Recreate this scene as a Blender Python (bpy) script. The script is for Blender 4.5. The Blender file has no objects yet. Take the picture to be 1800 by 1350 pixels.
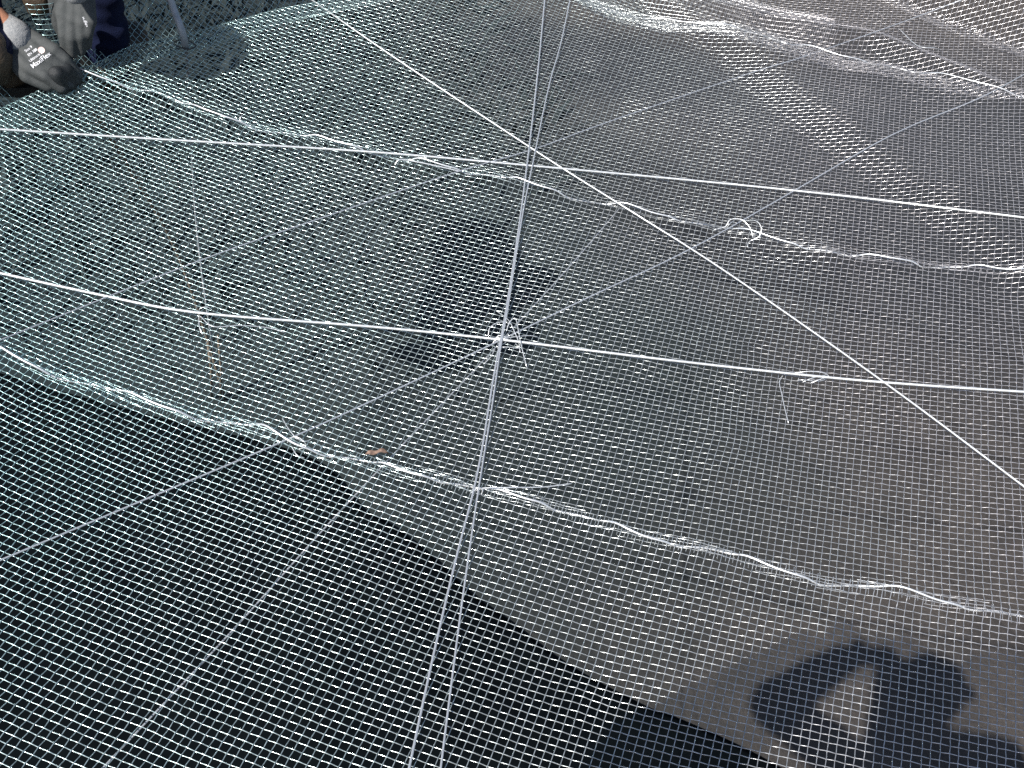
import bpy, bmesh, math, random
import numpy as np
from mathutils import Vector, Matrix

random.seed(4)
rng = np.random.default_rng(4)
scene = bpy.context.scene
C = scene.collection

# ------------------------------------------------------------------ camera
EYE = np.array([0.0, 0.0, 1.28])
PITCH, ROLL, FPX = 0.808, 0.1236, 1800.0
_R = np.array([1.0, 0, 0]); _F = np.array([0, math.cos(PITCH), -math.sin(PITCH)]); _U = np.array([0, math.sin(PITCH), math.cos(PITCH)])
CR = math.cos(ROLL) * _R + math.sin(ROLL) * _U
CU = -math.sin(ROLL) * _R + math.cos(ROLL) * _U
CF = _F
cam_data = bpy.data.cameras.new('camera')
cam = bpy.data.objects.new('camera', cam_data); C.objects.link(cam)
cam_data.sensor_width = 36.0; cam_data.lens = 36.0; cam_data.clip_start = 0.01; cam_data.clip_end = 3000
M = Matrix.Identity(4)
for i in range(3):
    M[i][0], M[i][1], M[i][2], M[i][3] = CR[i], CU[i], -CF[i], EYE[i]
cam.matrix_world = M
scene.camera = cam

# ------------------------------------------------------------------ sky and sun
SUN = np.array([0.348, 0.488, -0.8005]); SUN /= np.linalg.norm(SUN)      # direction the light travels
world = bpy.data.worlds.new('World'); scene.world = world; world.use_nodes = True
wn = world.node_tree.nodes; wl = world.node_tree.links
bg = wn['Background']; sky = wn.new('ShaderNodeTexSky'); sky.sky_type = 'NISHITA'; sky.sun_disc = False
sky.sun_elevation = math.asin(-SUN[2]); sky.sun_rotation = math.atan2(-SUN[0], -SUN[1])
wl.new(sky.outputs[0], bg.inputs[0]); bg.inputs[1].default_value = 0.075
sd = bpy.data.lights.new('sun', 'SUN'); sd.energy = 4.8; sd.angle = math.radians(0.53); sd.color = (1.0, 0.97, 0.92)
sun = bpy.data.objects.new('sun', sd); C.objects.link(sun); sun.location = (-3, -4, 7)
sun.rotation_euler = Vector(SUN).to_track_quat('-Z', 'Y').to_euler()

scene.view_settings.view_transform = 'Standard'; scene.view_settings.look = 'None'
scene.view_settings.exposure = 0.58; scene.view_settings.gamma = 1.0
scene.render.engine = 'CYCLES'
scene.cycles.use_denoising = False
scene.cycles.max_bounces = 6; scene.cycles.caustics_reflective = False; scene.cycles.caustics_refractive = False

GROUND = -1.66

# ------------------------------------------------------------------ helpers
def tag(o, label=None, cat=None, group=None, kind=None):
    if label: o['label'] = label
    if cat: o['category'] = cat
    if group: o['group'] = group
    if kind: o['kind'] = kind
    return o

def link(o, parent=None):
    C.objects.link(o)
    if parent is not None: o.parent = parent
    return o

def empty(name, loc=(0, 0, 0)):
    o = bpy.data.objects.new(name, None); C.objects.link(o); o.location = loc; o.empty_display_size = 0.05
    return o

def mesh_np(name, V, Q, mat, parent=None, smooth=True, uv=None):
    """a mesh object from numpy vertices and quads"""
    me = bpy.data.meshes.new(name)
    V = np.asarray(V, np.float32); Q = np.asarray(Q, np.int32)
    me.vertices.add(len(V)); me.vertices.foreach_set('co', V.ravel())
    n = len(Q); k = Q.shape[1]
    me.loops.add(n * k); me.loops.foreach_set('vertex_index', Q.ravel())
    me.polygons.add(n)
    me.polygons.foreach_set('loop_start', np.arange(0, n * k, k, dtype=np.int32))
    me.polygons.foreach_set('use_smooth', np.full(n, smooth, dtype=bool))
    me.update(calc_edges=True)
    if uv is not None:
        l = me.uv_layers.new(name='uv'); l.data.foreach_set('uv', np.asarray(uv, np.float32).ravel())
    me.materials.append(mat)
    o = bpy.data.objects.new(name, me); link(o, parent)
    if parent is not None:
        o.matrix_parent_inverse = Matrix.Translation(-Vector(parent.location))
    return o

def bm_obj(name, bm, mat, parent=None, smooth=True):
    me = bpy.data.meshes.new(name)
    if smooth:
        for f in bm.faces: f.smooth = True
    bm.to_mesh(me); bm.free()
    me.materials.append(mat)
    o = bpy.data.objects.new(name, me); link(o, parent)
    if parent is not None:
        o.matrix_parent_inverse = Matrix.Translation(-Vector(parent.location))
    return o

def W(px, py, z):
    """the point at height z on the line of sight through a photo pixel"""
    r = CR * (px - 900) / FPX + CU * (675 - py) / FPX + CF
    return EYE + r * ((z - EYE[2]) / r[2])

def sstep(t): t = np.clip(t, 0, 1); return t * t * (3 - 2 * t)

def spline(P, n):
    """Catmull-Rom through points P, n samples for each span"""
    P = np.asarray(P, float)
    Q = np.vstack([2 * P[0] - P[1], P, 2 * P[-1] - P[-2]])
    out = []
    for i in range(1, len(Q) - 2):
        t = np.linspace(0, 1, n, endpoint=False)[:, None]
        a, b, c, d = Q[i - 1], Q[i], Q[i + 1], Q[i + 2]
        out.append(0.5 * (2 * b + (c - a) * t + (2 * a - 5 * b + 4 * c - d) * t ** 2 + (3 * b - a - 3 * c + d) * t ** 3))
    out.append(P[-1:])
    return np.vstack(out)

def tube(name, P, r, mat, parent=None, sides=8, taper=None):
    P = np.asarray(P, float); n = len(P)
    T = np.gradient(P, axis=0); T /= np.linalg.norm(T, axis=1)[:, None] + 1e-12
    ref = np.array([0, 0, 1.0]) if abs(T[0][2]) < 0.9 else np.array([1.0, 0, 0])
    N = np.zeros_like(P); nv = ref - T[0] * (ref @ T[0])
    for i in range(n):
        nv = nv - T[i] * (nv @ T[i]); nv /= np.linalg.norm(nv) + 1e-12; N[i] = nv
    B = np.cross(T, N)
    th = np.linspace(0, 2 * np.pi, sides, endpoint=False)
    rr = np.full(n, r) if taper is None else r * np.asarray(taper)
    V = P[:, None, :] + rr[:, None, None] * (np.cos(th)[None, :, None] * N[:, None, :] + np.sin(th)[None, :, None] * B[:, None, :])
    V = V.reshape(-1, 3)
    L = np.r_[0, np.cumsum(np.linalg.norm(np.diff(P, axis=0), axis=1))]
    Q = []; uv = []
    for i in range(n - 1):
        for k in range(sides):
            k2 = (k + 1) % sides
            Q.append((i * sides + k, i * sides + k2, (i + 1) * sides + k2, (i + 1) * sides + k))
            uv += [(L[i], k / sides), (L[i], (k + 1) / sides), (L[i + 1], (k + 1) / sides), (L[i + 1], k / sides)]
    # end caps as pointed fans (two extra vertices, degenerate-free quads)
    V = np.vstack([V, P[0] - T[0] * rr[0] * 0.4, P[-1] + T[-1] * rr[-1] * 0.4])
    a, b = n * sides, n * sides + 1
    for k in range(0, sides, 2):
        k1, k2 = (k + 1) % sides, (k + 2) % sides
        Q.append((a, k2, k1, k)); uv += [(0, 0)] * 4
        o = (n - 1) * sides
        Q.append((b, o + k, o + k1, o + k2)); uv += [(0, 0)] * 4
    return mesh_np(name, V, Q, mat, parent, True, uv)

# ------------------------------------------------------------------ materials
def mat(name, col, rough=0.6, metal=0.0, spec=0.5):
    m = bpy.data.materials.new(name); m.use_nodes = True
    b = m.node_tree.nodes['Principled BSDF']
    b.inputs['Base Color'].default_value = (*col, 1); b.inputs['Roughness'].default_value = rough
    b.inputs['Metallic'].default_value = metal; b.inputs['Specular IOR Level'].default_value = spec
    return m

def nodes(m): return m.node_tree.nodes, m.node_tree.links, m.node_tree.nodes['Principled BSDF']

def vary(m, c1, c2, scale=40, bump=0.0, bscale=None, detail=5.0, rough=None):
    """noise-mixed colour plus fine relief, in object space"""
    n, l, b = nodes(m)
    tc = n.new('ShaderNodeTexCoord'); no = n.new('ShaderNodeTexNoise'); no.inputs['Scale'].default_value = scale; no.inputs['Detail'].default_value = detail
    l.new(tc.outputs['Object'], no.inputs['Vector'])
    rp = n.new('ShaderNodeValToRGB'); rp.color_ramp.elements[0].color = (*c1, 1); rp.color_ramp.elements[1].color = (*c2, 1)
    rp.color_ramp.elements[0].position = 0.32; rp.color_ramp.elements[1].position = 0.68
    l.new(no.outputs['Fac'], rp.inputs['Fac']); l.new(rp.outputs['Color'], b.inputs['Base Color'])
    if rough:
        mr = n.new('ShaderNodeMapRange'); mr.inputs['To Min'].default_value = rough[0]; mr.inputs['To Max'].default_value = rough[1]
        l.new(no.outputs['Fac'], mr.inputs['Value']); l.new(mr.outputs[0], b.inputs['Roughness'])
    if bump:
        n2 = n.new('ShaderNodeTexNoise'); n2.inputs['Scale'].default_value = bscale or scale * 4; n2.inputs['Detail'].default_value = 6
        l.new(tc.outputs['Object'], n2.inputs['Vector'])
        bp = n.new('ShaderNodeBump'); bp.inputs['Strength'].default_value = bump; bp.inputs['Distance'].default_value = 0.01
        l.new(n2.outputs['Fac'], bp.inputs['Height']); l.new(bp.outputs['Normal'], b.inputs['Normal'])
    return m

GALV = mat('galvanised_wire', (0.6, 0.62, 0.64), 0.34, 0.78)
def glare_tint(m):
    """zinc tinted bluish green to rosy across the sheets, lens glare put into the colour"""
    n, l, b = nodes(m)
    tc = n.new('ShaderNodeTexCoord'); sx = n.new('ShaderNodeSeparateXYZ'); l.new(tc.outputs['Object'], sx.inputs[0])
    no = n.new('ShaderNodeTexNoise'); no.inputs['Scale'].default_value = 1.6; no.inputs['Detail'].default_value = 3; l.new(tc.outputs['Object'], no.inputs['Vector'])
    ad = n.new('ShaderNodeMath'); ad.operation = 'MULTIPLY_ADD'; ad.inputs[1].default_value = 1.2; l.new(no.outputs['Fac'], ad.inputs[0]); l.new(sx.outputs[0], ad.inputs[2])
    mr = n.new('ShaderNodeMapRange'); mr.inputs['From Min'].default_value = -0.2; mr.inputs['From Max'].default_value = 1.3; l.new(ad.outputs[0], mr.inputs['Value'])
    rp = n.new('ShaderNodeValToRGB'); e = rp.color_ramp.elements
    e[0].position = 0.0; e[0].color = (0.45, 0.64, 0.64, 1); e[1].position = 1.0; e[1].color = (0.70, 0.67, 0.67, 1)
    k = e.new(0.5); k.color = (0.62, 0.68, 0.67, 1)
    l.new(mr.outputs[0], rp.inputs['Fac'])
    f = n.new('ShaderNodeTexNoise'); f.inputs['Scale'].default_value = 130; f.inputs['Detail'].default_value = 2; l.new(tc.outputs['Object'], f.inputs['Vector'])
    hs = n.new('ShaderNodeHueSaturation'); l.new(rp.outputs['Color'], hs.inputs['Color'])
    v = n.new('ShaderNodeMapRange'); v.inputs['From Min'].default_value = 0.3; v.inputs['From Max'].default_value = 0.7; v.inputs['To Min'].default_value = 0.72; v.inputs['To Max'].default_value = 1.22; l.new(f.outputs['Fac'], v.inputs['Value']); l.new(v.outputs[0], hs.inputs['Value'])
    l.new(hs.outputs['Color'], b.inputs['Base Color'])
    r = n.new('ShaderNodeMapRange'); r.inputs['From Min'].default_value = 0.3; r.inputs['From Max'].default_value = 0.7; r.inputs['To Min'].default_value = 0.11; r.inputs['To Max'].default_value = 0.42; l.new(f.outputs['Color'], r.inputs['Value']); l.new(r.outputs[0], b.inputs['Roughness'])
glare_tint(GALV)
BRIGHT = mat('bright_lacing_wire', (0.85, 0.86, 0.86), 0.32, 0.7)

def strand_mat(name, col, rough):
    m = mat(name, col, rough, 0.68); n, l, b = nodes(m)
    uv = n.new('ShaderNodeUVMap'); sx = n.new('ShaderNodeSeparateXYZ'); l.new(uv.outputs[0], sx.inputs[0])
    a = n.new('ShaderNodeMath'); a.operation = 'MULTIPLY'; a.inputs[1].default_value = 55.0; l.new(sx.outputs[0], a.inputs[0])
    c = n.new('ShaderNodeMath'); c.operation = 'ADD'; l.new(a.outputs[0], c.inputs[0])
    v6 = n.new('ShaderNodeMath'); v6.operation = 'MULTIPLY'; v6.inputs[1].default_value = 6.0; l.new(sx.outputs[1], v6.inputs[0]); l.new(v6.outputs[0], c.inputs[1])
    p = n.new('ShaderNodeMath'); p.operation = 'PINGPONG'; p.inputs[1].default_value = 0.5; l.new(c.outputs[0], p.inputs[0])
    bp = n.new('ShaderNodeBump'); bp.inputs['Strength'].default_value = 0.3; bp.inputs['Distance'].default_value = 0.001
    l.new(p.outputs[0], bp.inputs['Height']); l.new(bp.outputs[0], b.inputs['Normal'])
    return m
ROPE = strand_mat('steel_strand', (0.62, 0.64, 0.67), 0.42)
ROPE_SUNLIT = strand_mat('sunlit_strand', (0.88, 0.89, 0.88), 0.42)  # paler copy of the strand, sun highlight put into its colour

# ------------------------------------------------------------------ shape of the hanging mesh
def Z0(x, y):
    x = np.asarray(x, float); y = np.asarray(y, float)
    ky = 0.07 - 0.05 * sstep((x + 0.5) / 1.0)
    z = -0.05 + np.where(x < 0.25, 0.098, 0.085) * (x - 0.25) ** 2 + ky * (y - 1.2) ** 2
    z = z + 0.0030 * np.sin(9.1 * x + 4.0 * y + 0.6) + 0.0018 * np.sin(-6.3 * x + 13.2 * y + 2.0) + 0.0012 * np.sin(21 * x + 8 * y) * np.sin(17 * y - 5 * x)
    return z

def march(px, py, Z, off=0.0):
    r = CR * (px - 900) / FPX + CU * (675 - py) / FPX + CF
    t = np.arange(0.6, 6.0, 0.002)
    P = EYE[None] + r[None] * t[:, None]
    g = P[:, 2] - (Z(P[:, 0], P[:, 1]) + off)
    k = np.where(g < 0)[0]
    if len(k) == 0: return W(px, py, 0)
    i = k[0]
    if i == 0: return P[0]
    w = g[i - 1] / (g[i - 1] - g[i])
    return P[i - 1] * (1 - w) + P[i] * w

def curve_y(pts, lo=None, hi=None, sm=0.05):
    """a line across the mesh, given as photo points on it: y as a function of x"""
    Q = np.array([march(px, py, Z0)[:2] for px, py in pts])
    Q = Q[np.argsort(Q[:, 0])]
    s0 = (Q[2] - Q[0]); s1 = (Q[-1] - Q[-3])
    a = Q[0] - s0 / s0[0] * 1.5; b = Q[-1] + s1 / s1[0] * 1.5
    if lo is not None: a[1] = lo
    if hi is not None: b[1] = hi
    X = np.r_[a[0], Q[:, 0], b[0]]; Y = np.r_[a[1], Q[:, 1], b[1]]
    gx = np.linspace(X[0], X[-1], 900); gy = np.interp(gx, X, Y); w = int(max(3, sm / (gx[1] - gx[0]))) | 1
    kk = np.hanning(w + 2)[1:-1]; kk /= kk.sum(); gy = np.convolve(np.pad(gy, w // 2, mode='edge'), kk, mode='valid')
    return lambda x: np.interp(x, gx, gy)

S1P = [(0, 620), (130, 675), (240, 703), (350, 738), (460, 760), (520, 785), (620, 812), (720, 835), (840, 865), (960, 888), (1100, 940), (1300, 985), (1450, 1028), (1600, 1048), (1800, 1090)]
S2P = [(0, 92), (160, 137), (270, 165), (360, 205), (430, 222), (560, 250), (700, 283), (810, 302), (930, 330), (1030, 355), (1120, 375), (1270, 403), (1490, 455), (1620, 467), (1800, 487)]
S3P = [(1000, 0), (1100, 35), (1200, 55), (1300, 75), (1365, 95), (1470, 125), (1550, 130), (1700, 165), (1800, 185)]
S4P = [(1240, 0), (1330, 18), (1420, 35), (1540, 50), (1700, 110), (1800, 155)]
S5P = [(1560, -20), (1600, 0), (1700, 40), (1800, 75)]
LCP = [(-60, 222), (0, 190), (130, 130), (230, 85), (330, 65), (480, 22), (600, 0), (700, -20)]
s1, s2 = curve_y(S1P), curve_y(S2P)
s3, s4, s5 = curve_y(S3P, lo=2.75, sm=0.12), curve_y(S4P, sm=0.15), curve_y(S5P, sm=0.12)
yc = curve_y(LCP)

def Z(x, y):
    z = Z0(x, y)
    n1 = 0.6 + 0.4 * np.sin(31 * x + 1.0) * np.sin(13 * x)
    z = z + 0.009 * n1 * np.exp(-((y - s1(x)) / 0.022) ** 2) + 0.010 * n1 * np.exp(-((y - s2(x)) / 0.024) ** 2)
    # far left: the sheet rolls over a crest and hangs down behind it
    wlf = sstep((-0.12 - x) / 0.3); t = y - yc(x)
    z = z + wlf * (-0.10 * sstep(t / 0.12) + 0.32 * np.maximum(t - 0.10, 0))
    # far right: folds
    wr = sstep((x + 0.1) / 0.25); t = y - s3(x); t4 = y - s4(x)
    z = z + wr * (0.016 * np.exp(-(t / 0.07) ** 2) - 0.05 * sstep(t / 0.06) + 0.0 * t)
    z = z + wr * (0.035 * np.exp(-(t4 / 0.05) ** 2) + 0.06 * np.maximum(t4 - 0.06, 0) + 0.55 * np.maximum(y - s5(x) - 0.03, 0))
    dn = (x - 0.80) * 0.82 + (y - 2.0) * 0.57                      # a diagonal swell at the right
    z = z + 0.026 * sstep((dn + 0.07) / 0.13) * np.exp(-np.maximum(dn - 0.09, 0) / 0.35) * sstep((y - 1.25) / 0.4)
    return z

# ------------------------------------------------------------------ ground
gm = vary(mat('dusty_ground', (0.055, 0.05, 0.05), 0.9), (0.034, 0.029, 0.026), (0.056, 0.047, 0.041), 7, bump=0.6, bscale=60)
n, l, b = nodes(gm)
src = b.inputs['Base Color'].links[0].from_socket
tc = n.new('ShaderNodeTexCoord')
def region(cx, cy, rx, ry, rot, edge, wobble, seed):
    """soft-edged patch of another colour, on the ground's own coordinates"""
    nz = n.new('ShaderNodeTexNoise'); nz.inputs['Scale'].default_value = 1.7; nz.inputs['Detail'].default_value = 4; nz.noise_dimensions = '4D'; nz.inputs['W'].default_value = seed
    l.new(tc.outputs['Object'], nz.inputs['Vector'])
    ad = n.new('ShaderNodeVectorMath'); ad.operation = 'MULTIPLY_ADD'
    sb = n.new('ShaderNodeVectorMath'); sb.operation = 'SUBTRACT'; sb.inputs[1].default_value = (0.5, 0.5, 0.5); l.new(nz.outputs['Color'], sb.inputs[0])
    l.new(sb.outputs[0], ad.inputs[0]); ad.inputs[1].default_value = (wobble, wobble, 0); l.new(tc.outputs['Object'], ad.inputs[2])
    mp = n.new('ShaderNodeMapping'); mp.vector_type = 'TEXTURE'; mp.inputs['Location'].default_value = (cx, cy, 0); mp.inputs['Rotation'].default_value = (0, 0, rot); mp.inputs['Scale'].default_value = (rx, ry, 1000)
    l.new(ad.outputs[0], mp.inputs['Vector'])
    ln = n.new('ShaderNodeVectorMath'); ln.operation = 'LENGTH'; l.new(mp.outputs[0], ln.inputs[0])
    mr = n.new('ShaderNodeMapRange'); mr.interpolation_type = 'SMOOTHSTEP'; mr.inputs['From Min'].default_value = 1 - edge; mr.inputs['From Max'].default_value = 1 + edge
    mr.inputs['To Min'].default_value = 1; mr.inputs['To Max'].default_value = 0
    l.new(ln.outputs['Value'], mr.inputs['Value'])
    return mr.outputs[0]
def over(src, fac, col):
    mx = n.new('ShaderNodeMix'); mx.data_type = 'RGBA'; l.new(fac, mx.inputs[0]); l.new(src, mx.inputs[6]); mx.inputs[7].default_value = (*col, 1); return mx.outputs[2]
src = over(src, region(-2.7, 3.2, 2.9, 3.9, 0, 0.5, 0.6, 1.0), (0.0030, 0.0108, 0.0130))       # dark blue-green ground to the left
src = over(src, region(-0.2, 5.42, 1.25, 0.42, 0.0, 0.4, 0.12, 5.0), (0.005, 0.006, 0.008))    # dark strip farther off
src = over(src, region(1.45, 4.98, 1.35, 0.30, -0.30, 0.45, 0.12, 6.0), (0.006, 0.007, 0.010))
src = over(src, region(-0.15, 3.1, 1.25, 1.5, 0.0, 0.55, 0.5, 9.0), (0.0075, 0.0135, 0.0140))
src = over(src, region(2.2, 4.7, 1.8, 1.5, 0.0, 0.55, 0.4, 12.0), (0.017, 0.018, 0.021))     # darker ground at the far right
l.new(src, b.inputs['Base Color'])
bm = bmesh.new()
N = 40
xs = np.r_[-400, -60, np.linspace(-6, 7, N), 60, 400]; ys = np.r_[-400, -60, np.linspace(-4, 10, N), 60, 400]
gv = [[bm.verts.new((x, y, GROUND + (0.02 * math.sin(1.7 * x + 0.4) * math.sin(1.3 * y) if abs(x) < 8 and abs(y) < 11 else 0))) for x in xs] for y in ys]
for j in range(len(ys) - 1):
    for i in range(len(xs) - 1):
        bm.faces.new((gv[j][i], gv[j][i + 1], gv[j + 1][i + 1], gv[j + 1][i]))
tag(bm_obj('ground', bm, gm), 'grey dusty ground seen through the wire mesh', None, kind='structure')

# added black sheet standing in for shade on the near left ground
sm = vary(mat('painted_shade', (0.003, 0.004, 0.005), 0.9, spec=0.02), (0.002, 0.003, 0.004), (0.0035, 0.005, 0.006), 6, bump=0.25, bscale=18)
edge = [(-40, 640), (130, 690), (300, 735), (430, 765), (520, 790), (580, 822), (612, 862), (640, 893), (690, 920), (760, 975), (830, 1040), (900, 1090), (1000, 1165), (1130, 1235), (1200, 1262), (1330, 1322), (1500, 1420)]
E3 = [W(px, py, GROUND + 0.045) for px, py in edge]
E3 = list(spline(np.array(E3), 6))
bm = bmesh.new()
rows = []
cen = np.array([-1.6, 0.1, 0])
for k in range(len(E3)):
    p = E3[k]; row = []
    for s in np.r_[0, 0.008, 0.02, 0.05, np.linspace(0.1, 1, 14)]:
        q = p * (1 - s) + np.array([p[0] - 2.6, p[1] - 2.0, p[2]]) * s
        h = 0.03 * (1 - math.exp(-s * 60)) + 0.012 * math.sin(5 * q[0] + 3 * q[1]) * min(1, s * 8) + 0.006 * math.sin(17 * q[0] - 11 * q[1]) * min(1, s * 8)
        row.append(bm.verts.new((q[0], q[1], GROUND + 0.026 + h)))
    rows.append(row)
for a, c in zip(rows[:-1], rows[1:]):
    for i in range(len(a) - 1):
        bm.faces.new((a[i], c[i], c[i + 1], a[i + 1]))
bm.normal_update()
sh = bm_obj('shade_sheet', bm, sm)
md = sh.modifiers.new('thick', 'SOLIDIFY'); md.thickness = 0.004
tag(sh, 'black sheet standing in for shade on the ground, near left under the mesh', 'shade sheet')

# dark weeds added under the left of the mesh to break up the worker's shadow
wm = vary(mat('added_dark_weeds', (0.012, 0.024, 0.018), 0.8), (0.003, 0.010, 0.011), (0.006, 0.014, 0.014), 3)
nb = 6000
bx = rng.uniform(-3.6, 0.2, nb); by = rng.uniform(2.2, 6.2, nb)
dens = np.clip((0.1 - bx - 0.25 * np.sin(2.3 * by)) / 1.2, 0.0, 1) * np.clip((by - 2.6) / 0.6, 0, 1)
kp = rng.uniform(size=nb) < dens; bx, by = bx[kp], by[kp]; nb = len(bx)
an_ = rng.uniform(0, 2 * np.pi, nb); hh = rng.uniform(0.03, 0.12, nb); lean = rng.normal(0, 0.09, (nb, 2)); ww = rng.uniform(0.006, 0.018, nb)
b0 = np.stack([bx, by, np.full(nb, GROUND - 0.01)], 1); sd_ = np.stack([np.cos(an_), np.sin(an_), 0 * an_], 1) * ww[:, None]
m0 = b0 + np.stack([lean[:, 0] * 0.4, lean[:, 1] * 0.4, hh * 0.6], 1); t0 = b0 + np.stack([lean[:, 0] * 1.3, lean[:, 1] * 1.3, hh], 1)
V_ = np.stack([b0 - sd_ * 0.6, b0 + sd_ * 0.6, m0 + sd_, m0 - sd_, t0 + sd_ * 0.25, t0 - sd_ * 0.25], 1).reshape(-1, 3)
k6 = np.arange(nb)[:, None] * 6
Q_ = np.concatenate([k6 + [0, 1, 2, 3], k6 + [3, 2, 4, 5]], 0)
tag(mesh_np('added_weeds', V_, Q_, wm), 'low dark weeds added on the ground under the left of the mesh', None, kind='stuff')

# ------------------------------------------------------------------ wire mesh panels
CUW, CVW = 0.0125, 0.0116
YAW, SHEAR = 0.128, 0.077
RW = 0.00067

def wires(name, G, keep, r, sides, parent, mat_=None):
    """tubes along every row of G (wires x samples x 3) where keep is set, as one mesh"""
    T = np.gradient(G, axis=1); T /= np.linalg.norm(T, axis=2, keepdims=True)
    up = np.zeros_like(T); up[..., 2] = 1
    Nn = up - T * (up * T).sum(2, keepdims=True); Nn /= np.linalg.norm(Nn, axis=2, keepdims=True)
    B = np.cross(T, Nn)
    seg = keep[:, :-1] & keep[:, 1:]
    used = np.zeros(keep.shape, bool); used[:, :-1] |= seg; used[:, 1:] |= seg
    idx = -np.ones(keep.shape, np.int64); m = used.sum(); idx[used] = np.arange(m)
    th = np.linspace(0, 2 * np.pi, sides, endpoint=False) + 0.3
    V = G[used][:, None, :] + r * (np.cos(th)[None, :, None] * Nn[used][:, None, :] + np.sin(th)[None, :, None] * B[used][:, None, :])
    a = idx[:, :-1][seg]; c = idx[:, 1:][seg]
    ks = np.arange(sides); k2 = (ks + 1) % sides
    Q = np.stack([a[:, None] * sides + ks, a[:, None] * sides + k2, c[:, None] * sides + k2, c[:, None] * sides + ks], 2).reshape(-1, 4)
    o = mesh_np(name, V.reshape(-1, 3), Q, mat_ or GALV, parent)
    o['kind'] = 'stuff'
    return o, len(Q) * 2

def panel(label, lo, hi, yaw, org, urange, vrange, segs, sides, zoff, lift_lo, lift_hi, xmask):
    """one sheet of crimped square-mesh wire between two seams"""
    cy, sy = math.cos(yaw), math.sin(yaw); cv, sv = math.cos(yaw + SHEAR), math.sin(yaw + SHEAR)
    def plan(u, v):
        u = u + 0.09 * np.minimum(u, 0) ** 2                # the weave is drawn tighter towards the left
        x = org[0] + u * cy + v * sv; y = org[1] - u * sy + v * cv
        return x, y + 0.034 * x * x - 0.006 * np.sin(3.1 * x + 2.0 * y)
    dents = np.c_[rng.uniform(-1.1, 1.2, 46), rng.uniform(0.4, 2.7, 46), rng.normal(0, 0.003, 46), rng.normal(0, 0.003, 46), rng.uniform(0.025, 0.06, 46), rng.normal(0, 0.0013, 46)]
    def pulled(x, y):
        dx = 0 * x; dy = 0 * x; dz = 0 * x
        for a in dents:
            g = np.exp(-((x - a[0]) ** 2 + (y - a[1]) ** 2) / a[4] ** 2); dx += a[2] * g; dy += a[3] * g; dz += a[5] * g
        return x + dx, y + dy, dz
    root = empty('wire_mesh_panel', (org[0], org[1], float(Z(org[0], org[1]))))
    tag(root, label, 'wire mesh')
    tris = 0
    for fam in ('weft_wires', 'warp_wires'):
        if fam == 'weft_wires':
            J = np.arange(int(vrange[0] / CVW), int(vrange[1] / CVW)); S = np.arange(urange[0], urange[1], CUW / segs)
            v = (J * CVW)[:, None] + 0 * S[None]; u = S[None] + 0 * v
            v = v + 0.00035 * np.sin(u * 23 + (J * 1.7)[:, None]) + rng.normal(0, 0.00022, (len(J), 1))
            amp = 0.00062 * (1 + 0.18 * rng.normal(size=(len(J), 1)))
            cr = amp * np.cos(np.pi * (u / CUW + J[:, None]))
        else:
            I = np.arange(int(urange[0] / CUW), int(urange[1] / CUW)); S = np.arange(vrange[0], vrange[1], CVW / segs)
            u = (I * CUW)[:, None] + 0 * S[None]; v = S[None] + 0 * u
            u = u + 0.00035 * np.sin(v * 21 + (I * 2.3)[:, None]) + rng.normal(0, 0.00022, (len(I), 1))
            cr = -0.00080 * np.cos(np.pi * (v / CVW + I[:, None]))
        x, y = plan(u, v)
        x, y, dz = pulled(x, y)
        dlo = y - lo(x); dhi = hi(x) - y
        keep = (dlo > 0) & (dhi > 0) & xmask(x, y)
        z = Z(x, y) + cr + zoff + dz
        z = z + lift_lo * np.exp(-(np.maximum(dlo, 0) / 0.012) ** 2) + lift_hi * np.exp(-(np.maximum(dhi, 0) / 0.012) ** 2)
        rows_ = keep.any(1); cols = keep.any(0)
        sl = slice(np.argmax(cols), len(cols) - np.argmax(cols[::-1]))
        G = np.stack([x, y, z], 2)[rows_][:, sl]; kp = keep[rows_][:, sl]
        o, t = wires(fam, G, kp, RW, sides, root); tris += t
    return root, tris

def view(x, y):                                            # as far as the photo and a step to either side can see
    return (np.abs(x - 0.02) < 0.72 + 0.47 * y) & (y > 0.22) & (y < 3.35)
ov = 0.011
total = 0
P1, t = panel('near wire mesh panel in front of the lowest laced seam', lambda x: 0 * x, lambda x: s1(x) + ov, YAW + 0.05, (0, 0.5), (-1.4, 1.4), (-0.5, 0.9), 5, 6, 0.003, 0, 0.003, view); total += t
P2, t = panel('middle wire mesh panel between the two long laced seams', lambda x: s1(x) - ov, lambda x: s2(x) + ov, YAW, (0, 1.2), (-1.9, 1.9), (-0.75, 1.1), 4, 5, -0.002, 0.0, 0.003, view); total += t
P3, t = panel('far wire mesh panel rolling over a crest before the worker', lambda x: s2(x) - ov, lambda x: s3(x) + 0.006, YAW - 0.01, (0, 2.0), (-2.2, 2.2), (-0.9, 1.4), 4, 4, 0.003, 0.0, 0.0, view); total += t
P4, t = panel('folded bright wire mesh panel behind the far crest', lambda x: s3(x) - 0.008, lambda x: np.where(x > 0.3, s5(x) + 0.05, 5 + 0 * x), YAW + 0.03, (0.6, 2.6), (-2.4, 2.0), (-0.7, 1.2), 3, 4, -0.003, 0, 0, view); total += t
P5, t = panel('steep dark wire mesh panel in the far right corner', lambda x: s5(x) - 0.02, lambda x: 5 + 0 * x, YAW + 0.08, (1.2, 2.7), (-1.0, 1.5), (-0.8, 1.0), 4, 4, 0.004, 0, 0, lambda x, y: view(x, y) & (x > 0.3)); total += t
P6, t = panel('loose second layer of wire mesh lying along the far right fold', lambda x: s3(x) + 0.0, lambda x: s4(x) + 0.10, YAW + 0.10, (0.6, 2.6), (-1.2, 1.6), (-0.7, 0.9), 3, 4, 0.008, 0, 0, lambda x, y: view(x, y) & (x > -0.2) & (x < 0.75)); total += t
print('mesh triangles', total)

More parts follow.
